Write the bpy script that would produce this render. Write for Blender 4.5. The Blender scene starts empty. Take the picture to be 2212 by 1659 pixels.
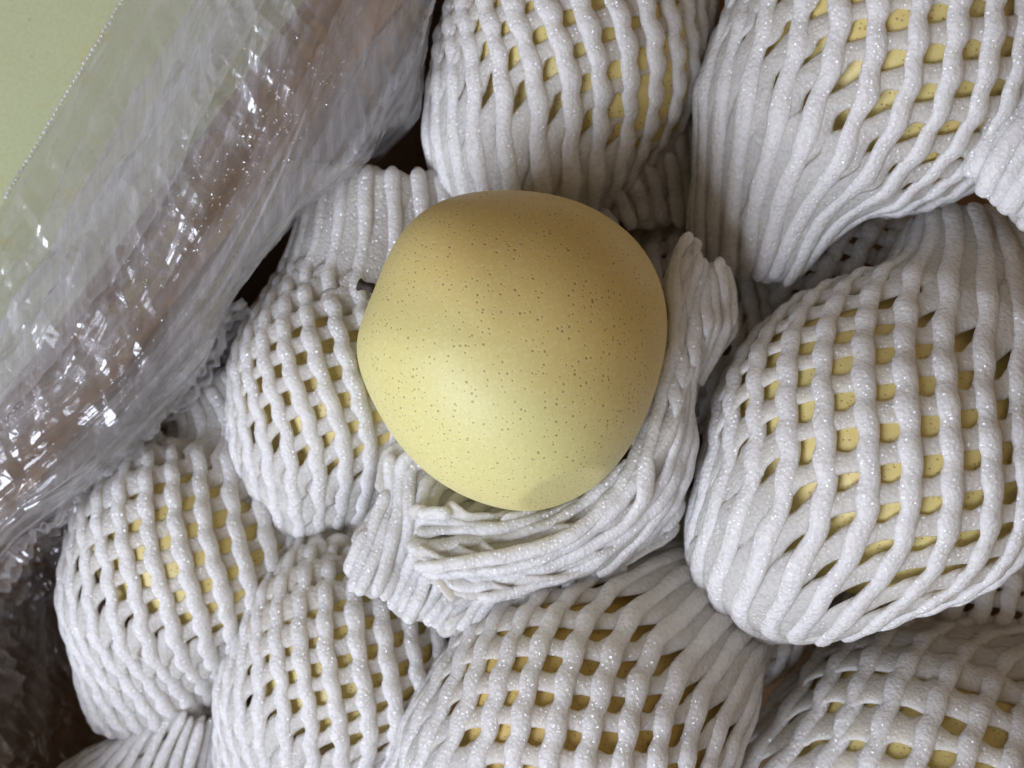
import bpy, math, random
import numpy as np
from mathutils import Vector

# ------------------------------------------------------------------ camera, world, light
U = 0.00014                 # metres per design unit (a pear is about 650 units across)
D = 2300.0                  # camera height above the plane z = 0, in design units
scn = bpy.context.scene
col = scn.collection
cd = bpy.data.cameras.new('camera')
cam = bpy.data.objects.new('camera', cd); col.objects.link(cam)
cam.location = (0, 0, D*U)
cd.sensor_width = 36.0
cd.lens = 36.0*D/2212.0
cd.clip_start = 0.01; cd.clip_end = 20
cd.dof.use_dof = True; cd.dof.focus_distance = (D-210)*U; cd.dof.aperture_fstop = 13
scn.camera = cam

w = bpy.data.worlds.new('World'); scn.world = w; w.use_nodes = True
bg = w.node_tree.nodes['Background']
bg.inputs['Color'].default_value = (1.0, 0.80, 0.63, 1)
bg.inputs['Strength'].default_value = 0.175

def area(name, loc, target, size, power, color):
    ld = bpy.data.lights.new(name, 'AREA'); ld.shape = 'RECTANGLE'
    ld.size = size[0]; ld.size_y = size[1]; ld.energy = power; ld.color = color
    o = bpy.data.objects.new(name, ld); col.objects.link(o)
    o.location = loc
    o.rotation_euler = (Vector(target)-Vector(loc)).to_track_quat('-Z', 'Y').to_euler()
    return o
area('window_light', (-0.78, -0.72, 0.76), (0, 0, 0), (0.95, 0.70), 26.5, (0.80, 0.85, 1.0))
area('room_lamp', (0.95, 0.90, 1.3), (0, 0, 0), (1.6, 1.3), 2.2, (1.0, 0.74, 0.48))

vs = scn.view_settings
vs.view_transform = 'Standard'; vs.look = 'None'; vs.exposure = 0.0; vs.gamma = 1.0
scn.cycles.max_bounces = 8; scn.cycles.transparent_max_bounces = 12

rng = np.random.default_rng(7)
random.seed(7)

# ------------------------------------------------------------------ helpers
def P(px, py, z):
    """design point at height z seen at sheet position px, py"""
    f = (D-z)/D
    return np.array([(px-1106.0)*f, -(py-829.5)*f, z])

_nz = {}
def noise(p, scale, seed=0):
    """smooth pseudo noise in about -1..1 for points p (...,3)"""
    if seed not in _nz:
        r = np.random.default_rng(1000+seed)
        v = r.normal(size=(7, 3)); v /= np.linalg.norm(v, axis=1)[:, None]
        _nz[seed] = (v*r.uniform(.6, 1.7, (7, 1)), r.uniform(0, 6.28, 7))
    v, ph = _nz[seed]
    q = p/scale*2.2
    out = 0
    for k in range(7):
        out = out + np.sin(q@v[k] + ph[k] + 1.3*np.sin(q@v[(k+3) % 7]*0.7+ph[k]*2))
    return out/3.6

def new_mesh(name, V, F, mat, parent=None, smooth=True, loc=(0, 0, 0)):
    """V in design units (world), F quads/tris lists -> object, coordinates relative to loc"""
    me = bpy.data.meshes.new(name)
    V = (np.asarray(V, float)-np.asarray(loc))*U
    me.from_pydata(V.tolist(), [], F if isinstance(F, list) else F.tolist())
    me.polygons.foreach_set('use_smooth', [smooth]*len(me.polygons))
    me.materials.append(mat); me.update()
    o = bpy.data.objects.new(name, me); col.objects.link(o)
    if parent is None: o.location = np.asarray(loc)*U
    else: o.parent = parent
    return o

def tag(o, label=None, cat=None, group=None, kind=None):
    if label: o['label'] = label
    if cat: o['category'] = cat
    if group: o['group'] = group
    if kind: o['kind'] = kind
    return o

def empty(name, loc):
    o = bpy.data.objects.new(name, None); col.objects.link(o)
    o.empty_display_size = 0.01
    o.location = np.asarray(loc)*U
    return o

class NT:
    def __init__(s, name):
        s.m = bpy.data.materials.new(name); s.m.use_nodes = True
        s.t = s.m.node_tree; s.n = s.t.nodes; s.l = s.t.links
        s.n.clear(); s.out = s.n.new('ShaderNodeOutputMaterial')
    def add(s, typ, props=None, **inp):
        n = s.n.new(typ)
        for k, v in (props or {}).items(): setattr(n, k, v)
        for k, v in inp.items():
            key = k.replace('_', ' ')
            sock = n.inputs[int(k[1:])] if k[0] == 'i' and k[1:].isdigit() else n.inputs[key]
            if isinstance(v, bpy.types.NodeSocket): s.l.new(v, sock)
            else: sock.default_value = v
        return n
    def ramp(s, fac, stops, interp='LINEAR'):
        n = s.n.new('ShaderNodeValToRGB'); s.l.new(fac, n.inputs[0])
        n.color_ramp.interpolation = interp
        e = n.color_ramp.elements
        while len(e) < len(stops): e.new(0.5)
        for k, (p, c) in enumerate(stops):
            e[k].position = p
            e[k].color = c if len(c) == 4 else (*c, 1)
        return n.outputs[0]
    def math(s, op, a, b=0.0, clamp=False):
        n = s.add('ShaderNodeMath', {'operation': op, 'use_clamp': clamp}, i0=a, i1=b)
        return n.outputs[0]
    def mix(s, fac, a, b, blend='MIX'):
        n = s.n.new('ShaderNodeMix'); n.data_type = 'RGBA'; n.blend_type = blend
        for sock, v in ((n.inputs[0], fac), (n.inputs[6], a), (n.inputs[7], b)):
            if isinstance(v, bpy.types.NodeSocket): s.l.new(v, sock)
            else: sock.default_value = v
        return n.outputs[2]

# ------------------------------------------------------------------ materials
def foam_material(name, tint, seed):
    s = NT(name)
    geo = s.add('ShaderNodeNewGeometry'); pos = geo.outputs['Position']
    cells = s.add('ShaderNodeTexVoronoi', {'feature': 'F1'}, Vector=pos, Scale=850.0)
    fine = s.add('ShaderNodeTexNoise', Vector=pos, Scale=1500.0, Detail=2.0, Roughness=0.6)
    mid = s.add('ShaderNodeTexNoise', Vector=pos, Scale=330.0, Detail=3.0, Roughness=0.6)
    big = s.add('ShaderNodeTexNoise', Vector=pos, Scale=28.0, Detail=2.0, Roughness=0.5)
    h = s.math('ADD', s.math('MULTIPLY', cells.outputs['Distance'], 0.9),
               s.math('ADD', s.math('MULTIPLY', fine.outputs['Fac'], 0.5), s.math('MULTIPLY', mid.outputs['Fac'], 1.1)))
    bump = s.add('ShaderNodeBump', Strength=0.42, Distance=0.0006, Height=h)
    a = tuple(0.90*t for t in tint)+(1,); b = tuple(0.84*t for t in tint)+(1,)
    c = s.mix(big.outputs['Fac'], b, a)
    c = s.mix(s.ramp(mid.outputs['Fac'], [(0.35, (1,)*3), (0.62, (0,)*3)]), c, (0.80*tint[0], 0.80*tint[1], 0.81*tint[2], 1))
    # single cells of the foam are glossy: a different facet for each
    sp = s.ramp(s.add('ShaderNodeSeparateColor', Color=cells.outputs['Color']).outputs[0], [(0.44, (0.0,)*3), (0.62, (1.0,)*3)])
    p = s.add('ShaderNodeBsdfPrincipled', Base_Color=c, Roughness=0.5, Normal=bump.outputs[0])
    p.inputs['Subsurface Weight'].default_value = 0.7
    p.inputs['Subsurface Radius'].default_value = (1.0, 0.92, 0.78)
    p.inputs['Subsurface Scale'].default_value = 0.005
    fb = s.add('ShaderNodeBump', Strength=1.0, Distance=0.0010, Height=s.math('ADD', cells.outputs['Distance'], s.math('MULTIPLY', mid.outputs['Fac'], .8)))
    s.l.new(sp, p.inputs['Coat Weight'])
    p.inputs['Coat Roughness'].default_value = 0.26
    p.inputs['Coat IOR'].default_value = 2.0
    s.l.new(fb.outputs[0], p.inputs['Coat Normal'])
    tl = s.add('ShaderNodeBsdfTranslucent', Color=(0.93*tint[0], 0.91*tint[1], 0.86*tint[2], 1), Normal=bump.outputs[0])
    mx = s.add('ShaderNodeMixShader', i0=(0.32, 0.50)[seed], i1=p.outputs[0], i2=tl.outputs[0])
    s.l.new(mx.outputs[0], s.out.inputs[0])
    return s.m

def pear_material(name, base, warm, blemish=False, halo_and_warm_light=True):
    s = NT(name)
    tc = s.add('ShaderNodeTexCoord'); pos = tc.outputs['Object']
    big = s.add('ShaderNodeTexNoise', Vector=pos, Scale=16.0, Detail=3.0, Roughness=0.55)
    med = s.add('ShaderNodeTexNoise', Vector=pos, Scale=90.0, Detail=4.0, Roughness=0.6)
    fin = s.add('ShaderNodeTexNoise', Vector=pos, Scale=1400.0, Detail=2.0)
    c = s.mix(s.ramp(big.outputs['Fac'], [(0.35, (0,)*3), (0.68, (1,)*3)]), (*base, 1), (*warm, 1))
    if halo_and_warm_light:
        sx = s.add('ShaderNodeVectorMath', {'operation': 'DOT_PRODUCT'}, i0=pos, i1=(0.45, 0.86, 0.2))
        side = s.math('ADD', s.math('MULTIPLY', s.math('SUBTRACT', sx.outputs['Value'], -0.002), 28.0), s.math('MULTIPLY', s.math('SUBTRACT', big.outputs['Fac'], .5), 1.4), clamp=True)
        c = s.mix(s.math('MULTIPLY', side, 0.85), c, (0.71, 0.49, 0.17, 1))  # warm light on the upper right, painted into the skin as ochre
    c = s.mix(s.math('MULTIPLY', med.outputs['Fac'], 0.28), c, (base[0]*.80, base[1]*.80, base[2]*.62, 1))
    c = s.mix(s.ramp(fin.outputs['Fac'], [(0.42, (0.16,)*3), (0.6, (0,)*3)]), c, (base[0]*.66, base[1]*.62, base[2]*.45, 1))
    warp = s.add('ShaderNodeVectorMath', {'operation': 'ADD'}, i0=pos)
    v = s.add('ShaderNodeTexVoronoi', {'feature': 'F1'}, Vector=pos, Scale=660.0, Randomness=0.85)
    d = v.outputs['Distance']
    rnd = s.add('ShaderNodeSeparateColor', Color=v.outputs['Color'])
    thr = s.math('ADD', s.math('MULTIPLY', rnd.outputs[0], 0.17), 0.155)
    thr = s.math('MULTIPLY', thr, s.math('ADD', s.math('MULTIPLY', big.outputs['Fac'], 0.7), 0.78))
    rel = s.math('DIVIDE', d, thr)
    spot = s.ramp(rel, [(0.25, (1,)*3), (0.60, (.6,)*3), (1.0, (0,)*3)])
    ring = s.ramp(s.math('MULTIPLY', rel, 0.5), [(0.35, (0,)*3), (0.62, (1,)*3), (0.98, (0,)*3)])
    if halo_and_warm_light: c = s.mix(s.math('MULTIPLY', ring, 0.20), c, (0.80, 0.76, 0.42, 1))
    dark = s.mix(rnd.outputs[1], (0.36, 0.25, 0.08, 1), (0.20, 0.12, 0.035, 1))
    c = s.mix(s.math('MULTIPLY', spot, 0.80), c, dark)
    if blemish:
        bl = s.add('ShaderNodeTexNoise', Vector=pos, Scale=60.0, Detail=6.0, Roughness=0.7)
        c = s.mix(s.ramp(bl.outputs['Fac'], [(0.60, (0,)*3), (0.66, (0.85,)*3)]), c, (0.12, 0.065, 0.022, 1))
    h = s.math('SUBTRACT', s.math('MULTIPLY', med.outputs['Fac'], 0.6), s.math('MULTIPLY', spot, 0.6))
    bump = s.add('ShaderNodeBump', Strength=0.5, Distance=0.00035, Height=h)
    p = s.add('ShaderNodeBsdfPrincipled', Base_Color=c, Roughness=0.46, Normal=bump.outputs[0])
    p.inputs['Specular IOR Level'].default_value = 0.33
    p.inputs['Subsurface Weight'].default_value = 0.25
    p.inputs['Subsurface Radius'].default_value = (1.0, 0.75, 0.3)
    p.inputs['Subsurface Scale'].default_value = 0.003
    s.l.new(p.outputs[0], s.out.inputs[0])
    return s.m

def simple_material(name, c1, c2, scale, rough=0.8, bump=0.3, dist=0.0005, detail=5.0, stretch=None):
    s = NT(name)
    tc = s.add('ShaderNodeTexCoord'); pos = tc.outputs['Object']
    if stretch: pos = s.add('ShaderNodeMapping', Vector=pos, Scale=stretch).outputs[0]
    n = s.add('ShaderNodeTexNoise', Vector=pos, Scale=scale, Detail=detail, Roughness=0.65)
    c = s.mix(s.ramp(n.outputs['Fac'], [(0.3, (0,)*3), (0.7, (1,)*3)]), (*c1, 1), (*c2, 1))
    b = s.add('ShaderNodeBump', Strength=bump, Distance=dist, Height=n.outputs['Fac'])
    p = s.add('ShaderNodeBsdfPrincipled', Base_Color=c, Roughness=rough, Normal=b.outputs[0])
    s.l.new(p.outputs[0], s.out.inputs[0])
    return s.m

def table_material():
    s = NT('green_table')
    tc = s.add('ShaderNodeTexCoord'); pos = tc.outputs['Object']
    n = s.add('ShaderNodeTexNoise', Vector=pos, Scale=40.0, Detail=5.0, Roughness=0.6)
    f = s.add('ShaderNodeTexNoise', Vector=pos, Scale=900.0, Detail=3.0, Roughness=0.7)
    c = s.mix(n.outputs['Fac'], (0.43, 0.47, 0.27, 1), (0.50, 0.53, 0.31, 1))
    c = s.mix(s.ramp(f.outputs['Fac'], [(0.35, (0.5,)*3), (0.55, (0,)*3)]), c, (0.36, 0.38, 0.22, 1))
    st = s.add('ShaderNodeTexNoise', Vector=pos, Scale=75.0, Detail=3.0)
    c = s.mix(s.ramp(st.outputs['Fac'], [(0.61, (0,)*3), (0.72, (0.55,)*3)]), c, (0.50, 0.42, 0.10, 1))
    v = s.add('ShaderNodeTexVoronoi', {'feature': 'F1'}, Vector=pos, Scale=130.0)
    c = s.mix(s.ramp(v.outputs['Distance'], [(0.03, (0.8,)*3), (0.06, (0,)*3)]), c, (0.07, 0.06, 0.03, 1))
    b = s.add('ShaderNodeBump', Strength=0.25, Distance=0.0004, Height=f.outputs['Fac'])
    p = s.add('ShaderNodeBsdfPrincipled', Base_Color=c, Roughness=0.55, Normal=b.outputs[0])
    s.l.new(p.outputs[0], s.out.inputs[0])
    return s.m

def film_material(name, milk_scale=1.0, rough=0.19):
    s = NT(name)
    at = s.add('ShaderNodeAttribute', {'attribute_name': 'milk'})
    geo = s.add('ShaderNodeNewGeometry'); pos = geo.outputs['Position']
    mp = s.add('ShaderNodeMapping', Vector=pos, Rotation=(0, 0, math.radians(37.2)), Scale=(1, 0.05, 1))
    st = s.add('ShaderNodeTexNoise', Vector=mp.outputs[0], Scale=420.0, Detail=4.0, Roughness=0.65)
    wr = s.add('ShaderNodeTexNoise', Vector=pos, Scale=260.0, Detail=3.0, Roughness=0.6)
    milk = s.math('MULTIPLY', at.outputs['Fac'], s.math('ADD', s.math('MULTIPLY', s.ramp(st.outputs['Fac'], [(0.40, (0,)*3), (0.66, (1,)*3)]), 0.4), 0.6))
    milk = s.math('MULTIPLY', milk, milk_scale, clamp=True)
    h = wr.outputs['Fac']
    b = s.add('ShaderNodeBump', Strength=0.12, Distance=0.0005, Height=h)
    tr = s.add('ShaderNodeBsdfTransparent', Color=(0.93, 0.93, 0.93, 1))
    df = s.add('ShaderNodeBsdfDiffuse', Color=(0.80, 0.80, 0.82, 1), Normal=b.outputs[0])
    tl = s.add('ShaderNodeBsdfTranslucent', Color=(0.80, 0.80, 0.82, 1), Normal=b.outputs[0])
    body = s.add('ShaderNodeMixShader', i0=0.4, i1=df.outputs[0], i2=tl.outputs[0])
    base = s.add('ShaderNodeMixShader', i0=milk, i1=tr.outputs[0], i2=body.outputs[0])
    gl = s.add('ShaderNodeBsdfGlossy', Color=(1, 1, 1, 1), Roughness=rough, Normal=b.outputs[0])
    dt = s.add('ShaderNodeVectorMath', {'operation': 'DOT_PRODUCT'}, i0=geo.outputs['Incoming'], i1=b.outputs[0])
    g1 = s.math('SUBTRACT', 1.0, s.math('ABSOLUTE', dt.outputs['Value']), clamp=True)
    fac = s.math('ADD', s.math('MULTIPLY', s.math('POWER', g1, 4.0), 0.85), 0.10, clamp=True)
    mx = s.add('ShaderNodeMixShader', i0=fac, i1=base.outputs[0], i2=gl.outputs[0])
    s.l.new(mx.outputs[0], s.out.inputs[0])
    return s.m

M_foam = foam_material('foam', (1.02, 1.005, 0.975), 0)
M_foam_in = foam_material('foam_inner', (1.02, 1.0, 0.95), 1)
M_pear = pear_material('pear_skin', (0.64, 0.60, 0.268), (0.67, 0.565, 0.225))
M_pear2 = pear_material('pear_skin_wrapped', (0.61, 0.52, 0.22), (0.61, 0.465, 0.17), halo_and_warm_light=False)
M_pear3 = pear_material('pear_skin_blemished', (0.58, 0.44, 0.155), (0.56, 0.37, 0.10), blemish=True, halo_and_warm_light=False)
M_stem = simple_material('stem', (0.012, 0.009, 0.006), (0.04, 0.028, 0.018), 500, 0.8, 0.8)
M_card = simple_material('cardboard', (0.17, 0.095, 0.045), (0.24, 0.145, 0.072), 160, 0.85, 0.3, stretch=(1, 1, 1))
M_table = table_material()
M_film = film_material('plastic_film')
M_bead = film_material('plastic_seal', 2.0, 0.1)
M_drop = NT('water_drop')
_g = M_drop.add('ShaderNodeBsdfPrincipled', Base_Color=(1, 1, 1, 1), Roughness=0.03, IOR=1.33)
_g.inputs['Transmission Weight'].default_value = 1.0
M_drop.l.new(_g.outputs[0], M_drop.out.inputs[0]); M_drop = M_drop.m

# ------------------------------------------------------------------ setting: table, box
def box_mesh(name, c, sx, sy, z0, z1, rot, mat, parent=None, loc=(0, 0, 0), sub=1, bev=6):
    """axis box at centre c (design), rotated about z, edges softened by a small chamfer"""
    import bmesh
    bm = bmesh.new()
    bmesh.ops.create_cube(bm, size=1)
    for v in bm.verts:
        v.co = Vector((v.co.x*sx, v.co.y*sy, (z0+z1)/2+v.co.z*(z1-z0)))
    bmesh.ops.bevel(bm, geom=bm.edges[:], offset=bev, segments=3, affect='EDGES', profile=0.6)
    cr, sr = math.cos(rot), math.sin(rot)
    for v in bm.verts:
        x, y = v.co.x, v.co.y
        v.co.x = (c[0]+x*cr-y*sr - loc[0])*U; v.co.y = (c[1]+x*sr+y*cr - loc[1])*U; v.co.z = (v.co.z-loc[2])*U
    me = bpy.data.meshes.new(name); bm.to_mesh(me); bm.free(); me.materials.append(mat)
    o = bpy.data.objects.new(name, me); col.objects.link(o)
    if parent is None: o.location = np.asarray(loc)*U
    else: o.parent = parent
    return o

TZ = -700.0
tab = box_mesh('table_top', (0, 0), 9000, 9000, TZ-60, TZ, 0, M_table)
tag(tab, 'pale green table top with small yellow stains under the box', kind='structure')

# the rim of the box runs from the top of the picture down to its left edge
A0 = P(905, -130, -90)[:2]; A1 = P(-50, 1130, -90)[:2]
dv = (A1-A0)/np.linalg.norm(A1-A0)          # along the wall
nv = np.array([-dv[1], dv[0]])              # into the box
if nv[0] < 0: nv = -nv
rotw = math.atan2(dv[1], dv[0])
boxo = empty('cardboard_box', (*(A0+dv*1500+nv*1300), TZ))
bl = (*(A0+dv*1500+nv*1300), TZ)
tag(boxo, 'brown cardboard box holding the wrapped pears, its rim showing under the film', 'box')
ctr = A0 + dv*260
WT = 46
box_mesh('wall', ctr + nv*(55-WT/2), 4200, WT, TZ+2, -120, rotw, M_card, boxo, bl)
box_mesh('flap', ctr - nv*34, 4100, 180, -118, -84, rotw, M_card, boxo, bl)
box_mesh('wall', ctr + nv*2700, 4200, WT, TZ+2, -120, rotw, M_card, boxo, bl)
box_mesh('wall', ctr + dv*(2100-WT/2) + nv*1350, WT, 2650, TZ+2, -120, rotw, M_card, boxo, bl)
box_mesh('wall', ctr - dv*(2100-WT/2) + nv*1350, WT, 2650, TZ+2, -120, rotw, M_card, boxo, bl)
box_mesh('floor', ctr + nv*1340, 4110, 2650, TZ+3, TZ+30, rotw, M_card, boxo, bl)

# ------------------------------------------------------------------ pears
def sphere_dirs(nu=96, nvv=60):
    ph = np.linspace(0, np.pi, nvv+1)[1:-1]
    th = np.linspace(0, 2*np.pi, nu, endpoint=False)
    T, Ph = np.meshgrid(th, ph)
    V = np.stack([np.sin(Ph)*np.cos(T), np.sin(Ph)*np.sin(T), np.cos(Ph)], -1).reshape(-1, 3)
    V = np.vstack([V, [[0, 0, 1]], [[0, 0, -1]]])
    F = []
    R = nvv-1
    for i in range(R-1):
        for j in range(nu):
            a = i*nu+j; b = i*nu+(j+1) % nu
            F.append((a, a+nu, b+nu, b))
    top, bot = R*nu, R*nu+1
    for j in range(nu):
        F.append((j, (j+1) % nu, top)); a = (R-1)*nu
        F.append((a+(j+1) % nu, a+j, bot))
    return V, F

pear_boxes = []
def wrapped_pear(px, py, z, R, axis_deg, label, seed, mat=None, tilt=0.0):
    """slightly oblate pear lying on its side: stem end along axis"""
    c = P(px, py, z)
    V, F = sphere_dirs(72, 44)
    a = math.radians(axis_deg)
    ax = np.array([math.cos(a)*math.cos(tilt), math.sin(a)*math.cos(tilt), math.sin(tilt)])
    t = V@ax
    rad = 1 - 0.03*t**2 - 0.10*np.exp(-((1-t)/0.02)) - 0.05*np.exp(-((1+t)/0.02)) + 0.03*noise(V, 1.3, seed)
    o = new_mesh('pear', c+V*rad[:, None]*R, F, mat or M_pear2, None, True, c)
    tag(o, label, 'pear', 'wrapped pears lying in the box')
    return c

# silhouette of the bare pear, traced then given its full depth
sil = [(1080,411),(1170,418),(1250,437),(1325,478),(1380,527),(1412,578),(1430,630),(1441,700),(1432,770),(1412,850),
       (1385,925),(1345,990),(1295,1047),(1235,1086),(1165,1107),(1095,1103),(1010,1078),(930,1033),(870,978),(820,905),
       (785,835),(763,765),(766,715),(790,655),(815,600),(845,535),(885,478),(940,437),(1005,418)]
KC = P(1103, 762, 100); KF = (D-100)/D
sa, sr_ = [], []
for (x, y) in sil:
    dx, dy = (x-1103), -(y-762)
    sa.append(math.atan2(dy, dx)); sr_.append(math.hypot(dx, dy)*KF*0.985)
od = np.argsort(sa); sa = np.array(sa)[od]; sr_ = np.array(sr_)[od]
sa3 = np.concatenate([sa-2*np.pi, sa, sa+2*np.pi]); sr3 = np.concatenate([sr_]*3)
V, F = sphere_dirs(160, 100)
ang = np.arctan2(V[:, 1], V[:, 0]); hor = np.hypot(V[:, 0], V[:, 1])
def ker(a):
    o = 0
    for k, wgt in ((-0.16, .15), (-0.08, .22), (0, .26), (0.08, .22), (0.16, .15)): o = o + wgt*np.interp(a+k, sa3, sr3)
    return o
rho = ker(ang)
zz = V[:, 2]*318
X = np.stack([hor*rho*V[:, 0]/np.maximum(hor, 1e-9), hor*rho*V[:, 1]/np.maximum(hor, 1e-9), zz], -1)
# broad shoulder towards the calyx end and the hollow where the stem sits
sd = np.array([-0.93, 0.36, -0.10]); sd /= np.linalg.norm(sd)
t = V@sd
X -= sd*(np.exp(-((1-t)/0.02))*34)[:, None]
for nn, cap in (((.93, -.05, .36), 303), ((.35, -.86, .36), 309)):
    nn = np.array(nn)/np.linalg.norm(nn); q_ = X@nn
    X -= nn*np.where(q_ > cap, (q_-cap)*.8, 0)[:, None]
X *= (1+0.010*noise(V, 0.9, 5))[:, None]
pearK = empty('pear', KC-np.array([0, 0, 318]))
tag(pearK, 'large bare yellow pear with brown speckled skin, lying unwrapped on the foam nets', 'pear')
kb = KC-np.array([0, 0, 318])
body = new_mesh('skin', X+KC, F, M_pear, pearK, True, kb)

def tube(pts, radii, nseg=10, flat=1.0):
    pts = np.asarray(pts, float); n = len(pts)
    T = np.gradient(pts, axis=0); T /= np.linalg.norm(T, axis=1)[:, None]+1e-9
    up = np.array([0, 0, 1.0]); S = np.cross(T, up); S /= np.linalg.norm(S, axis=1)[:, None]+1e-9
    Nn = np.cross(S, T)
    b = np.linspace(0, 2*np.pi, nseg, endpoint=False)
    r = np.asarray(radii, float)[:, None, None]
    V = pts[:, None, :] + r*(np.cos(b)[None, :, None]*S[:, None, :] + flat*np.sin(b)[None, :, None]*Nn[:, None, :])
    return V.reshape(-1, 3), ring_faces(n, nseg)

def ring_faces(n, m, caps=True, base=0):
    i = np.arange(n-1)[:, None]; j = np.arange(m)[None, :]
    a = base+i*m+j; b = base+i*m+(j+1) % m
    F = np.stack([a, b, b+m, a+m], -1).reshape(-1, 4).tolist()
    if caps:
        F.append([base+k for k in range(m)][::-1]); F.append([base+(n-1)*m+k for k in range(m)])
    return F

stem_pts = [KC+np.array([-303, 138, 10])+np.array([-1.0, .30, -.1])*q for q in (-22, -14, -6, 2, 7, 10)]
Vs, Fs = tube(stem_pts, [11, 10, 9, 10, 13, 11], 10)
Vs = Vs + noise(Vs, 10, 3)[:, None]*1.2
new_mesh('stem', Vs, Fs, M_stem, pearK, True, kb)

# ------------------------------------------------------------------ foam nets
def strand_mesh(runs, name, mat, parent, base):
    Vs, Fs, off = [], [], 0
    for (p, nrm, wv, hv, seed) in runs:
        n = len(p); m = 10
        T = np.gradient(p, axis=0); T /= np.linalg.norm(T, axis=1)[:, None]+1e-9
        B = np.cross(T, nrm); B /= np.linalg.norm(B, axis=1)[:, None]+1e-9
        Nn = np.cross(B, T)
        k = np.arange(n); e = np.minimum(k, n-1-k)
        cap = np.where(e == 0, 0.30, np.where(e == 1, 0.74, np.where(e == 2, .93, 1.0)))
        be = np.linspace(0, 2*np.pi, m, endpoint=False)
        V = p[:, None, :] + (wv*cap)[:, None, None]*np.cos(be)[None, :, None]*B[:, None, :] + (hv*cap)[:, None, None]*np.sin(be)[None, :, None]*Nn[:, None, :]
        q = V.reshape(-1, 3)
        lump = noise(q, 40, 11)*0.09 + noise(q, 17, 12)*0.05
        V = p[:, None, :] + (V-p[:, None, :])*(1+lump.reshape(n, m))[:, :, None]
        Vs.append(V.reshape(-1, 3)); Fs += ring_faces(n, m, True, off); off += n*m
    return new_mesh(name, np.vstack(Vs), Fs, mat, parent, True, base)

def bez(p0, p1, p2, t):
    t = t[:, None]
    return (1-t)**2*p0 + 2*t*(1-t)*p1 + t*t*p2

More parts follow.
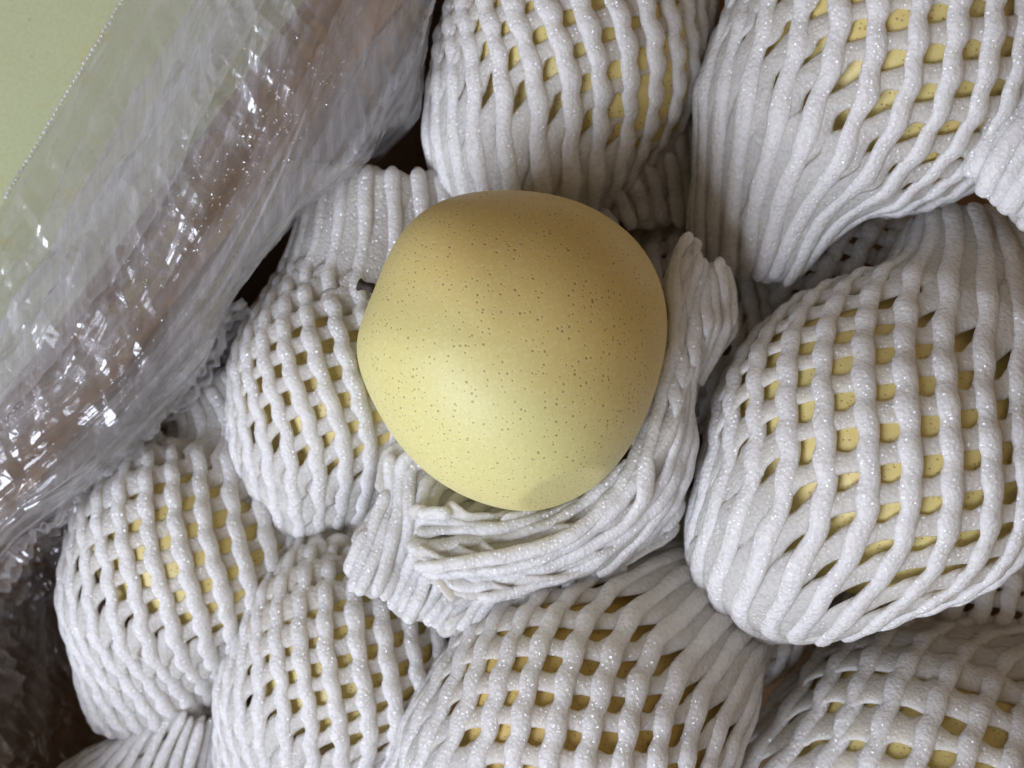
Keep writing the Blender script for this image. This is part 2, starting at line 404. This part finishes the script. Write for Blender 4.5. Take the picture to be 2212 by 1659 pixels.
def foam_net(label, C, R, axis_deg, mouth, mr, tail, tr, N=22, phase=0.0, sinmax=0.68, ww=21.5, seed=0,
             low=-0.30, cut=(0.0, 0.0), hang=(26, 26), group='foam nets round the wrapped pears', tilt=0.0, sag=1.0,
             layers=('inner', 'outer'), centre_line=None, wob=1.0, close=(180, .62, 1), waist_=0.25):
    """sleeve of two crossing families of foam strands. C, R: the pear it is pulled over;
       mouth/tail: end points; mr/tr: (half width, half height) there."""
    r_ = np.random.default_rng(seed+50)
    if centre_line is None:
        a = math.radians(axis_deg)
        ax = np.array([math.cos(a)*math.cos(tilt), math.sin(a)*math.cos(tilt), math.sin(tilt)])
        t = np.linspace(0, 1, 90)
        fw = bez(C+ax*R*.55, C+ax*R*1.05, mouth, t)
        bk = bez(C-ax*R*.55, C-ax*R*1.05, tail, t)[::-1]
        mid_ = C+ax*np.linspace(-.55, .55, 60)[1:-1, None]*R
        cl = np.vstack([bk, mid_, fw])
        q = (cl-C)@ax
        d0 = np.linalg.norm(np.diff(cl, axis=0), axis=1); s0 = np.concatenate([[0], np.cumsum(d0)])
        ic = int(np.argmin(np.linalg.norm(cl-C, axis=1)))
        q = s0-s0[ic]
        sph = np.sqrt(np.maximum(R*R-q*q, 0))
        fpos = np.clip(q/R, 0, 1); ff = fpos
        tgx = np.where(q > 0, mr[0], tr[0]); tgz = np.where(q > 0, mr[1], tr[1])
        def hull(prof, e0, e1):      # the sleeve leaves the pear along its tangent and runs straight to its open end
            y = prof.copy(); y[0] = e0; y[-1] = e1
            st = []
            for i in range(len(q)):
                while len(st) > 1 and (y[st[-1]]-y[st[-2]])*(q[i]-q[st[-2]]) <= (y[i]-y[st[-2]])*(q[st[-1]]-q[st[-2]]): st.pop()
                st.append(i)
            h = np.interp(q, q[st], y[st])
            pull = np.clip((np.abs(q)-R*.85)/(R*.8), 0, 1)
            waist = np.clip((h-np.where(q > 0, e1, e0)), 0, None)*waist_*np.sin(pull*np.pi)
            return np.maximum(h-waist, sph)
        rx = hull(sph, tr[0], mr[0]); rz = hull(sph, tr[1], mr[1])
    else:
        cp = np.array([list(P(x, y, z)) + [a_, b_] for (x, y, z, a_, b_) in centre_line])
        n = len(cp); tt = np.linspace(0, n-1, 40*n)
        out = []
        for u in tt:                      # catmull-rom
            i = min(int(u), n-2); f = u-i
            p0 = cp[max(i-1, 0)]; p1 = cp[i]; p2 = cp[i+1]; p3 = cp[min(i+2, n-1)]
            out.append(.5*((2*p1)+(-p0+p2)*f+(2*p0-5*p1+4*p2-p3)*f*f+(-p0+3*p1-3*p2+p3)*f**3))
        out = np.array(out); cl = out[:, :3]; rx = out[:, 3]; rz = out[:, 4]
    # dense resample by meridian arclength
    rm = (rx+rz)/2
    ds = np.sqrt((np.linalg.norm(np.diff(cl, axis=0), axis=1))**2+np.diff(rm)**2)
    s = np.concatenate([[0], np.cumsum(ds)]); L = s[-1]
    n = int(L/8.5)
    S = np.linspace(0, L, n)
    cl = np.stack([np.interp(S, s, cl[:, k]) for k in range(3)], -1)
    rfit = np.interp(S, s, sph) if C is not None else (rx+rz)/2*2
    rx = np.interp(S, s, rx); rz = np.interp(S, s, rz)
    rfit = rfit if C is not None else S*0+1e6
    rm = (rx+rz)/2
    T = np.gradient(cl, axis=0)
    kk = np.ones(15)/15
    T = np.stack([np.convolve(np.pad(T[:, k], 7, mode='edge'), kk, 'valid') for k in range(3)], -1)
    T /= np.linalg.norm(T, axis=1)[:, None]
    side = np.cross(T, [0, 0, 1.0]); side /= np.linalg.norm(side, axis=1)[:, None]
    up = np.cross(side, T)
    rref = R if R else rm.max()
    sinp = np.clip(sinmax*rm/(rref+20), 0, .86)
    if C is not None:      # beyond the fruit the sleeve is pulled long and its strands lie side by side
        qq = np.interp(S, s, q)
        sinp = sinp*(1-.8*np.clip((qq-.55*R)/(.5*R), 0, 1))
    tanp = sinp/np.sqrt(1-sinp**2)
    dth = tanp/rm
    off = np.concatenate([[0], np.cumsum((dth[1:]+dth[:-1])/2*np.diff(S))])
    im = n//2; off -= off[im]
    spacing = 2*np.pi*rm*np.sqrt(1-sinp**2)/N
    base = np.array([*cl[im][:2], cl[im][2]-(R or 40)])
    root = empty('foam_net', base)
    tag(root, label, 'foam net', group)
    dense = np.clip(spacing/(2.05*ww), 0.0, 1.0)           # below 1 the strands crowd
    wscale = np.clip(dense**0.55, .45, 1.0)
    dn2 = np.clip((dense-.62)/.3, 0, 1)
    def surf(th, lift):
        wobb = wob*(noise(np.stack([np.cos(th)*1.3+seed, np.sin(th)*1.3, S/260.0], -1), 1.0, 20)*9)
        loose = np.clip(1-dense, 0, 1)
        wobb = wobb*(1+1.6*loose)
        cx = (rx+lift+wobb)*np.cos(th); cz = (rz+lift+wobb)*np.sin(th)
        p = cl + cx[:, None]*side + cz[:, None]*up
        nr = (np.cos(th)*rz)[:, None]*side + (np.sin(th)*rx)[:, None]*up
        nr /= np.linalg.norm(nr, axis=1)[:, None]
        return p, nr
    gap = np.clip((rm/np.maximum(rfit, 1)-1.03)*6, 0, 1)
    cdir = np.array([math.cos(math.radians(close[0])), math.sin(math.radians(close[0])), 0])
    def closed(p):
        if C is None: return gap
        t = (p-C)@cdir/R
        return np.maximum(np.clip((t-close[1]+.12*noise(p, 160, 70+seed))/.35, 0, 1), gap*close[2])
    for fam in layers:
        sg = 1 if fam == 'outer' else -1
        for i in range(N):
            th = phase + 2*np.pi*i/N + sg*off
            cyc = 2*np.pi*(off*N/np.pi + (0 if sg > 0 else 0))      # crossings at whole cycles
            seedi = r_.uniform(0, 50)
            th = th + (noise(np.stack([S/170.0, S*0+seedi, S*0], -1), 1.0, 21)*3.5 + np.sin(cyc+1.0)*3.0*dn2)*wob/np.maximum(rm, 40)
            loose = np.clip(1-dense, 0, 1)
            alt = (r_.uniform(-1, 1)+(0.6 if i % 2 else -0.6))*10*loose
            if sg > 0:
                lift = 9+9.5*(0.55+0.45*dense) + np.cos(cyc)*1.0*dn2 + alt
                wv = ww*wscale*(1+0.09*np.cos(cyc)*dn2+0.07*noise(np.stack([S/60.0, S*0+seedi, S*0+3], -1), 1.0, 22)); hv = wv*0.56
            else:
                lift = 12*dn2 + 3*(1-dn2) + alt*0.3
                wv = ww*1.09*wscale*(1+0.18*np.cos(cyc)*dn2+0.10*noise(np.stack([S/90.0, S*0+seedi, S*0+7], -1), 1.0, 22)); wv = wv*(1+closed(surf(th, lift)[0])*.95); hv = np.minimum(wv*0.36, 9)
            # strand ends are cut unevenly
            s0 = cut[0] + r_.uniform(0, hang[0]); s1 = L-cut[1]-r_.uniform(0, hang[1])
            p, nr = surf(th, lift)
            ok = (np.sin(th) > low) & (S > s0) & (S < s1)
            idx = np.flatnonzero(ok)
            if len(idx) < 8: continue
            runs = []
            for g in np.split(idx, np.flatnonzero(np.diff(idx) > 1)+1):
                if len(g) < 8: continue
                runs.append((p[g], nr[g], wv[g], hv[g], seedi))
            for rn in runs:
                strand_mesh([rn], 'outer_strand' if sg > 0 else 'inner_strand', M_foam if sg > 0 else M_foam_in, root, base)
    return root

W = []   # (pear args, net args)
def unit(px, py, z, Rp, axis, mouth, mr, tail, tr, plabel, nlabel, seed, mat=None, **kw):
    tl = kw.get('tilt', 0.0)
    c = wrapped_pear(px, py, z, Rp*1.0, axis, plabel, seed, mat, tl)
    return foam_net(nlabel, c, Rp, axis, P(*mouth), mr, P(*tail), tr, seed=seed, **kw)

# A: top centre
netA = unit(1232, 125, -250, 300, -112, (1160, 500, -400), (170, 90), (1200, -330, -250), (150, 120),
     'yellow pear inside the foam net at the top, directly above the bare pear',
     'white foam net with wavy strands wrapped over the pear directly above the bare pear', 1, phase=.1, close=(180, .72, .8))
# B: top right
unit(1900, 115, -110, 345, -133, (1615, 590, -240), (95, 60), (2200, -260, -200), (150, 120),
     'yellow pear inside the foam net with square holes in the upper right corner',
     'white foam net with square holes on the upper right pear, end pointing down left', 2, phase=.05, close=(185, .58, 1))
# E: right
unit(1893, 960, -60, 345, 50, (2110, 500, -200), (130, 80), (1700, 1170, -200), (140, 110),
     'yellow pear inside the big foam net on the right, level with the bare pear',
     'largest white foam net, right of the bare pear, its mouth pointing up right', 3, phase=.0, close=(185, .72, 1))
# F: left of the bare pear
unit(758, 815, -350, 275, 66, (862, 350, -290), (190, 85), (640, 1110, -450), (110, 80),
     'yellow pear inside the foam net immediately left of the bare pear',
     'foam net just left of the bare pear, its closed pleats reaching up towards film', 4, phase=.12, ww=18, close=(125, .48, 1.2), waist_=0.0)
# G: lower left
unit(446, 1150, -465, 292, 62, (462, 800, -450), (165, 90), (350, 1550, -560), (160, 100),
     'yellow pear inside the greyish foam net at the lower left beside the film',
     'shaded foam net with long curved strands at the lower left, nearest the film', 5, phase=.2, ww=19, close=(135, .30, 1))
# H: lower, left of centre
unit(780, 1372, -395, 290, 58, (885, 1050, -330), (150, 75), (620, 1720, -500), (150, 90),
     'yellow pear inside the foam net below the torn fringe, left of the bottom centre',
     'white foam net below the torn fringe, between shaded net and blemished pear', 6, phase=.15, ww=19, close=(140, .30, 1))
# I: bottom centre
unit(1268, 1540, -160, 325, 38, (1560, 1335, -260), (150, 90), (930, 1850, -300), (150, 90),
     'blemished yellow pear with brown marks inside the foam net at the bottom centre',
     'white foam net at the bottom centre with open holes showing brown marked pear skin', 7, mat=M_pear3, phase=.07, close=(150, .75, .8))
# J: bottom right
unit(2010, 1710, -260, 385, 24, (2500, 1480, -300), (150, 90), (1560, 2000, -400), (150, 90),
     'yellow pear inside the dim foam net in the lower right corner',
     'dim foam net with long slanting strands and wide holes in the lower right corner', 8, phase=.02, close=(120, .5, 1))

# ---- nets that lie open: two crossing families of strands on a draped sheet
def cat_at(G, m):
    G = np.asarray(G, float); n = len(G); t = np.linspace(0, n-1, m); i = np.minimum(t.astype(int), n-2)
    f = (t-i).reshape(-1, *([1]*(G.ndim-1)))
    p0 = G[np.maximum(i-1, 0)]; p1 = G[i]; p2 = G[i+1]; p3 = G[np.minimum(i+2, n-1)]
    return .5*(2*p1+(p2-p0)*f+(2*p0-5*p1+4*p2-p3)*f*f+(3*p1-3*p2+p3-p0)*f**3)

def foam_sheet(root, base, guides, n_out, n_in, skew=0.5, ww=19.0, seed=0, jag=(10, 60), wob=1.0, flip=1, pleat=8.0, frill=0.0, nfr=3):
    """guides: curves (px, py, z) running along the sheet, one beside the other"""
    r_ = np.random.default_rng(seed)
    m = 120
    A = np.stack([cat_at([P(*q) for q in g], m) for g in guides])          # (guides, m, 3)
    A = cat_at(A, 60)                                                     # (v, u, 3)
    nv_ = A.shape[0]
    def at(u, v):
        fu = np.clip(u, 0, 1)*(m-1); fv = np.clip(v, 0, 1)*(nv_-1)
        i = np.minimum(fu.astype(int), m-2); j = np.minimum(fv.astype(int), nv_-2)
        a = (fu-i)[:, None]; b = (fv-j)[:, None]
        return (A[j, i]*(1-a)+A[j, i+1]*a)*(1-b)+(A[j+1, i]*(1-a)+A[j+1, i+1]*a)*b
    uu = np.linspace(0, 1, m)[None, :]; vg = np.linspace(0, 1, nv_)[:, None]
    A[..., 2] += frill*np.sin(2*np.pi*vg*nfr + 2.2*np.sin(uu*5+seed) + uu*3)*(.35+.65*uu)
    A[..., :2] += (noise(A, 150, 80)*frill*.5)[..., None]
    length = np.linalg.norm(np.diff(A[nv_//2], axis=0), axis=1).sum()
    width = np.linalg.norm(np.diff(A[:, m//2], axis=0), axis=1).sum()
    for fam, cnt, sg in (('inner', n_in, -1), ('outer', n_out, 1)):
        for i in range(-cnt, 2*cnt):
            v0 = (i+.5)/cnt; sd = r_.uniform(0, 50)
            u = np.linspace(0, 1, int(length/8))
            v = v0 + sg*flip*skew*(u-.5)
            lat = (noise(np.stack([u*length/130, u*0+sd, u*0], -1), 1.0, 25)*9*wob)/width
            e0 = r_.uniform(*jag)/length; e1 = 1-r_.uniform(*jag)/length
            ok = np.flatnonzero((v > 0) & (v < 1) & (u > e0) & (u < e1))
            if len(ok) < 10: continue
            p = at(u, v+lat)
            q = at(u, v+lat+.02); tg = np.gradient(p, axis=0); nr = np.cross(tg, q-p)
            nr /= np.linalg.norm(nr, axis=1)[:, None]+1e-9
            nr *= np.sign(nr[:, 2:3].mean()+1e-9)
            alt = (r_.uniform(-.6, .6)+(0.7 if i % 2 else -0.7))*pleat
            cyc = 2*np.pi*(u*length/75.0)
            lift = (13 if sg > 0 else 0) + alt*(1 if sg > 0 else .5) + noise(np.stack([u*length/110, u*0+sd, u*0+4], -1), 1.0, 26)*5*wob + np.cos(cyc)*1.5
            p = p + nr*lift[:, None]
            wv = ww*(1+.13*noise(np.stack([u*length/70, u*0+sd, u*0+9], -1), 1.0, 27)); hv = wv*(.62 if sg > 0 else .4)
            if sg < 0: wv = wv*1.9
            strand_mesh([(p[ok], nr[ok], wv[ok], hv[ok], sd)], 'outer_strand' if sg > 0 else 'inner_strand', M_foam if sg > 0 else M_foam_in, root, base)

ba = np.array(netA.location)/U
foam_sheet(netA, ba, [[(1225,385,-170),(1240,440,-230),(1250,480,-280)], [(1340,365,-180),(1345,430,-240),(1350,492,-290)],
                      [(1450,290,-200),(1440,400,-260),(1430,500,-300)], [(1510,190,-220),(1505,360,-280),(1530,508,-320)]], 8, 9, .25, 18, 64, jag=(0, 30), pleat=6)
kb2 = P(1300, 1150, -60)
netK = empty('foam_net', kb2)
tag(netK, 'crumpled foam net pulled off the bare pear, bunched under its lower right', 'foam net')
g_in = [(1492,502,40),(1455,640,60),(1432,800,50),(1395,930,40),(1330,1030,30),(1220,1095,0),(1080,1110,-20),(980,1090,-40),(905,1068,-60)]
g_md = [(1520,540,40),(1505,680,60),(1468,830,60),(1440,980,55),(1375,1090,50),(1240,1175,25),(1080,1205,0),(960,1200,-20),(882,1190,-50)]
g_ou = [(1565,580,-40),(1575,690,-30),(1500,830,-30),(1482,1000,-30),(1435,1110,-40),(1300,1215,-40),(1130,1270,-40),(1010,1275,-50),(945,1245,-60)]
lo0 = [(1150,1000,-150),(1000,985,-130),(860,960,-110),(825,1070,-110),(778,1170,-110),(728,1250,-120)]
lo1 = [(1250,1080,-120),(1150,1100,-100),(1030,1140,-90),(960,1200,-95),(900,1270,-105),(845,1330,-120)]
lo2 = [(1400,1100,-90),(1300,1160,-80),(1180,1200,-75),(1100,1250,-80),(1020,1310,-90),(955,1365,-110)]
lo3 = [(1478,1040,-80),(1440,1140,-70),(1350,1205,-65),(1250,1262,-75),(1150,1310,-85),(1080,1350,-110)]
foam_sheet(netK, kb2, [lo0, lo1, lo2, lo3], 20, 14, .3, 16.5, 61, jag=(0, 34), pleat=4, wob=1.3, frill=14, nfr=4)
foam_sheet(netK, kb2, [g_in, g_md, g_ou], 8, 7, .9, 18, 62, jag=(0, 45), wob=1.7, flip=1, pleat=4, frill=18, nfr=2)

# nets seen only in part along the edges
b_ = P(2230, 320, 120)
netC = empty('foam_net', b_)
tag(netC, 'bright blurred foam net corner at the right edge, over the upper right net', 'foam net')
foam_sheet(netC, b_, [[(2330,60,60),(2225,130,110),(2130,260,100),(2088,340,60)], [(2400,150,120),(2300,230,150),(2190,330,130),(2120,420,70)],
                      [(2480,250,120),(2400,330,140),(2300,420,110),(2205,492,40)]], 9, 10, .3, 22, 63, jag=(0, 30), pleat=4)
foam_net('foam net end with loose pleats in the bottom left corner, below the shaded net',
         None, None, 0, None, None, None, None, seed=10, N=22, sinmax=.35, ww=20, low=-0.5,
         centre_line=[(180, 1950, -520, 250, 120), (270, 1800, -500, 220, 110), (370, 1660, -470, 130, 70), (450, 1520, -430, 60, 35)])
foam_net('dim pleated foam net at the right edge between the two biggest nets',
         None, None, 0, None, None, None, None, seed=12, N=24, sinmax=.4, ww=20, low=-0.5,
         centre_line=[(2520, 700, -250, 260, 160), (2350, 620, -260, 230, 120), (2200, 560, -270, 170, 70), (2070, 500, -300, 130, 50)])
# second layer of wrapped fruit, glimpsed in the gaps
for k, (px, py, ax, lab) in enumerate([
        (1470, 690, 60, 'right of the bare pear, behind its crumpled net'),
        (1800, 600, 20, 'in the gap between the two biggest nets'),
        (1540, 1270, 50, 'in the gap beside the blemished pear'),
        (960, 1060, 40, 'under the torn fringe below the bare pear'),
        (560, 1080, 60, 'in the gap above the shaded lower left net'),
        (2080, 1330, 30, 'in the gap under the largest net')]):
    z = -520; R = 250
    c = P(px, py, z); a = math.radians(ax); d_ = np.array([math.cos(a), math.sin(a), 0])
    foam_net('lower layer foam net seen ' + lab, c, R, ax, c+d_*R*1.4, (110, 60), c-d_*R*1.4, (120, 80), N=22, seed=20+k, low=0.15,
             group='foam nets of the lower layer')

# ------------------------------------------------------------------ plastic film
def lattice(u, v, seed, warp=0.35):
    """piecewise planar noise: random heights on a triangle lattice, sharp creases between facets"""
    r = np.random.default_rng(seed); G = r.uniform(-1, 1, (128, 128))
    q = np.stack([u, v, u*0], -1)
    u = u + warp*noise(q, 2.3, seed+60); v = v + warp*noise(q, 2.3, seed+61)
    i = np.floor(u).astype(int); j = np.floor(v).astype(int); fu = u-i; fv = v-j
    g = lambda a, b: G[a % 128, b % 128]
    lo = g(i, j)+(g(i+1, j)-g(i, j))*fu+(g(i+1, j+1)-g(i+1, j))*fv
    hi = g(i, j)+(g(i, j+1)-g(i, j))*fv+(g(i+1, j+1)-g(i, j+1))*fu
    return np.where(fu > fv, lo, hi)

def catmull(A, m):
    n = A.shape[0]; t = np.linspace(0, n-1, m); i = np.minimum(t.astype(int), n-2)
    f = (t-i).reshape(-1, *([1]*(A.ndim-1)))
    p0 = A[np.maximum(i-1, 0)]; p1 = A[i]; p2 = A[i+1]; p3 = A[np.minimum(i+2, n-1)]
    return .5*(2*p1+(p2-p0)*f+(2*p0-5*p1+4*p2-p3)*f*f+(3*p1-3*p2+p3-p0)*f**3)

def film_sheet(name, ctrl, nu, nv_, mat, parent, base, seed, amp, milkf, smooth=False, cell=(60, 160), zoff=0.0, nfold=22):
    """ctrl[row along][column across] = (px, py, z, crumple, milk)"""
    A = np.array([[list(P(*c[:3]))+[c[3], c[4]] for c in row] for row in ctrl])
    A = catmull(A, nv_); A = np.swapaxes(catmull(np.swapaxes(A, 0, 1), nu), 0, 1)   # (nv, nu, 5)
    X = A[..., :3].copy(); cr = np.clip(A[..., 3], 0, 2); mk = A[..., 4]
    du = np.gradient(X, axis=1); dvv = np.gradient(X, axis=0)
    Nn = np.cross(dvv, du); Nn /= np.linalg.norm(Nn, axis=2)[..., None]+1e-9
    Nn *= np.sign(Nn[..., 2:3].mean())
    a_ = X[..., :2]@nv; b_ = X[..., :2]@dv
    # arclength across keeps facets from stretching on the steep parts
    arc = np.cumsum(np.linalg.norm(du, axis=2), axis=1)
    h = lattice(arc/cell[0], b_/cell[1], seed)*(12+9*cr)*amp
    h = h + lattice((arc*.9+b_*.15)/(cell[0]*1.3), (b_-arc*.25)/(cell[1]*.20), seed+1, .4)*(2+7.5*cr)*amp*np.clip(cr*2, 0, 1)
    h = h + lattice((arc*.8-b_*.5)/(cell[0]*.5), (b_+arc*.5)/(cell[1]*.09), seed+2, .6)*1.0*amp*np.clip(cr-.3, 0, 2)
    h = h + lattice((arc+b_*.1)/(cell[0]*.35), b_/(cell[1]*2.6), seed+3, .3)*5*amp
    h = h + lattice((arc+b_*.06)/(cell[0]*.22), b_/(cell[1]*1.6), seed+5, .25)*2.6*amp*(.4+.6*cr)
    rf = np.random.default_rng(seed+9); fold = 0
    W0 = arc[:, -1].mean(); L0 = b_.min(), b_.max()
    for k in range(nfold):
        c0 = rf.uniform(0, .75)*W0; sl = rf.uniform(-.12, .12); bc = rf.uniform(L0[0]*.8, L0[1]*.8); ln = rf.uniform(350, 1100)
        d = arc-(c0+sl*(b_-bc)+14*np.sin((b_-bc)/rf.uniform(160, 400)))
        env = np.clip(1.3-np.abs(b_-bc)/ln, 0, 1)
        wd = rf.uniform(8, 26)
        t_ = np.clip(1-np.abs(d)/wd, 0, 1)*env
        h = h+t_*wd*rf.uniform(.5, 1.0); fold = np.maximum(fold, (t_ > .02)*env*rf.uniform(.12, .45))
    mk = mk+fold
    X += Nn*(h+zoff)[..., None]
    V = X.reshape(-1, 3)
    i = np.arange(nv_-1)[:, None]; j = np.arange(nu-1)[None, :]
    a = i*nu+j
    F = np.stack([a, a+1, a+nu+1, a+nu], -1).reshape(-1, 4)
    o = new_mesh(name, V, F, mat, parent, smooth, base)
    at = o.data.attributes.new('milk', 'FLOAT', 'POINT')
    m = mk*.6 + milkf*np.abs(lattice(arc/70, b_/420, seed+4, .8))*.42
    at.data.foreach_set('value', np.clip(m, 0, 1).ravel())
    return o

fb = P(400, 420, -90)
film = empty('plastic_film', fb)
tag(film, 'crumpled clear plastic bag film draped over the rim of the cardboard box', 'plastic film')
#        left edge                 lower slope                over table               rim left               rim right              hem                    into the box
rows = [
 [(345,-130,-330,.2,.05),(460,-130,-250,.5,.30),(590,-130,-130,1.0,.40),(720,-130,-62,1.6,.30),(850,-130,-45,.8,.05),(930,-130,-60,.5,.40),(985,-130,-130,.3,.5),(960,-130,-420,.3,.1)],
 [(262,0,-330,.2,.05),(400,0,-250,.5,.35),(510,0,-130,.9,.45),(610,0,-58,1.7,.40),(750,0,-45,.8,.03),(840,0,-60,.7,.42),(930,0,-130,.7,.3),(915,30,-420,.3,.1)],
 [(160,180,-320,.2,.05),(290,200,-240,.6,.35),(395,210,-120,.8,.45),(500,230,-52,1.8,.40),(640,250,-40,.6,.01),(730,230,-50,.3,.50),(880,240,-120,.9,.2),(850,290,-420,.3,.1)],
 [(50,365,-310,.3,.05),(170,390,-220,.7,.35),(280,400,-110,.9,.45),(385,430,-48,2.0,.35),(500,450,-38,.5,.01),(600,430,-45,.1,.55),(680,415,-110,.3,.4),(655,455,-420,.2,.1)],
 [(-60,540,-300,.3,.05),(60,570,-210,1.3,.25),(165,590,-100,1.4,.32),(260,620,-44,2.1,.35),(385,620,-35,.5,.01),(470,610,-45,.05,.55),(505,620,-110,.1,.5),(490,650,-420,.2,.1)],
 [(-200,720,-290,.3,.05),(-80,760,-200,1.3,.22),(30,770,-100,1.5,.32),(140,790,-44,2.1,.40),(280,790,-35,.7,.02),(385,760,-45,.2,.4),(422,790,-110,.2,.3),(400,850,-420,.3,.1)],
 [(-380,950,-290,.3,.05),(-230,950,-200,1.3,.22),(-110,940,-100,1.5,.32),(0,950,-44,1.6,.35),(115,950,-38,.9,.02),(205,960,-50,.5,.2),(240,985,-110,.3,.25),(220,1050,-420,.3,.1)],
 [(-550,1150,-290,.2,.05),(-420,1150,-200,.5,.3),(-260,1120,-100,.5,.4),(-120,1110,-45,1.2,.3),(-40,1110,-38,.9,.03),(40,1110,-50,.5,.15),(70,1120,-110,.3,.2),(50,1180,-420,.3,.1)],
 [(-700,1350,-290,.2,.05),(-560,1330,-200,.5,.3),(-420,1310,-100,.5,.4),(-300,1300,-45,1.2,.3),(-200,1290,-38,.9,.05),(-130,1280,-50,.5,.15),(-90,1290,-110,.3,.2),(-110,1340,-420,.3,.1)],
]
film_sheet('outer_sheet', rows, 300, 620, M_film, film, fb, 31, 1.0, 0.5)
# second, looser layer under the first
rows2 = [[(x-(0 if k < 5 else 10), y+4, z-(34 if k else 10), c*.8, m*.7) for k, (x, y, z, c, m) in enumerate(r)] for r in rows]
film_sheet('under_sheet', rows2, 200, 420, M_film, film, fb, 47, 0.9, 0.4, cell=(75, 210))
# folded strip lying along the left slope
rows3 = [[(x*.62+r[2][0]*.38, y*.62+r[2][1]*.38+14, z+26, c, m+.12) for (x, y, z, c, m) in r[1:4]] for r in rows]
film_sheet('folded_strip', rows3, 70, 420, M_film, film, fb, 53, 0.6, 0.5, cell=(40, 260))
lin = [[(x0, y0, -150, .8, .05), (x0+12, y0+40, -330, .9, .08), (x0+30, y0+90, -520, 1.2, .1), (x0+110, y0+150, -630, 1.6, .12), (x0+240, y0+240, -640, 1.6, .1)]
       for (x0, y0) in ((520, 640), (400, 800), (230, 990), (60, 1130), (-80, 1290), (-200, 1440), (-330, 1600))]
film_sheet('lining_sheet', lin, 160, 420, M_film, film, fb, 71, 1.6, 0.5, cell=(70, 90))
lin2 = [[(-150, y0, -230, 1, .05), (-50, y0+25, -400, 1.2, .12), (30, y0+45, -540, 1.6, .08), (120, y0+60, -620, 1.6, .12), (230, y0+80, -640, 1.2, .06)]
        for y0 in (1180, 1300, 1420, 1540, 1660, 1790)]
film_sheet('lining_sheet', lin2, 160, 300, M_film, film, fb, 83, 1.8, 0.45, cell=(60, 90))
# beaded seal along the free edge
import itertools
def bead_row(p0, p1, n, parent):
    V0, F0 = sphere_dirs(8, 6); Vs, Fs, off = [], [], 0
    for k in range(n):
        t = (k+.5)/n
        c = p0+(p1-p0)*t + np.array([random.uniform(-2, 2), random.uniform(-2, 2), 3])
        ang = rotw
        q = V0*np.array([random.uniform(5, 7.5), random.uniform(3, 4.5), 2.6])
        R2 = np.array([[math.cos(ang), -math.sin(ang), 0], [math.sin(ang), math.cos(ang), 0], [0, 0, 1]])
        Vs.append(q@R2.T+c); Fs += [tuple(i+off for i in f) for f in F0]; off += len(V0)
    o = new_mesh('sealed_edge', np.vstack(Vs), Fs, M_bead, parent, True, fb)
    at = o.data.attributes.new('milk', 'FLOAT', 'POINT'); at.data.foreach_set('value', [0.45]*len(o.data.vertices))
    return o
bead_row(P(262+8, 0-8, -326), P(10, 430, -306), 44, film)
# droplets clinging to the film over the rim
V0, F0 = sphere_dirs(12, 8); Vs, Fs, off = [], [], 0
for k in range(150):
    t = random.random(); px = 700-330*t+random.gauss(0, 34); py = 140+400*t+random.gauss(0, 26)
    if k > 95: px = random.uniform(250, 760); py = (760-px)*1.15+random.gauss(60, 70)
    rr = random.choice([2.0, 2.4, 3, 3.4, 5.0])
    Vs.append(V0*np.array([rr, rr, rr*.6])+P(px, py, -26)); Fs += [tuple(i+off for i in f) for f in F0]; off += len(V0)
dr = new_mesh('droplets', np.vstack(Vs), Fs, M_drop, film, True, fb); dr['kind'] = 'stuff'
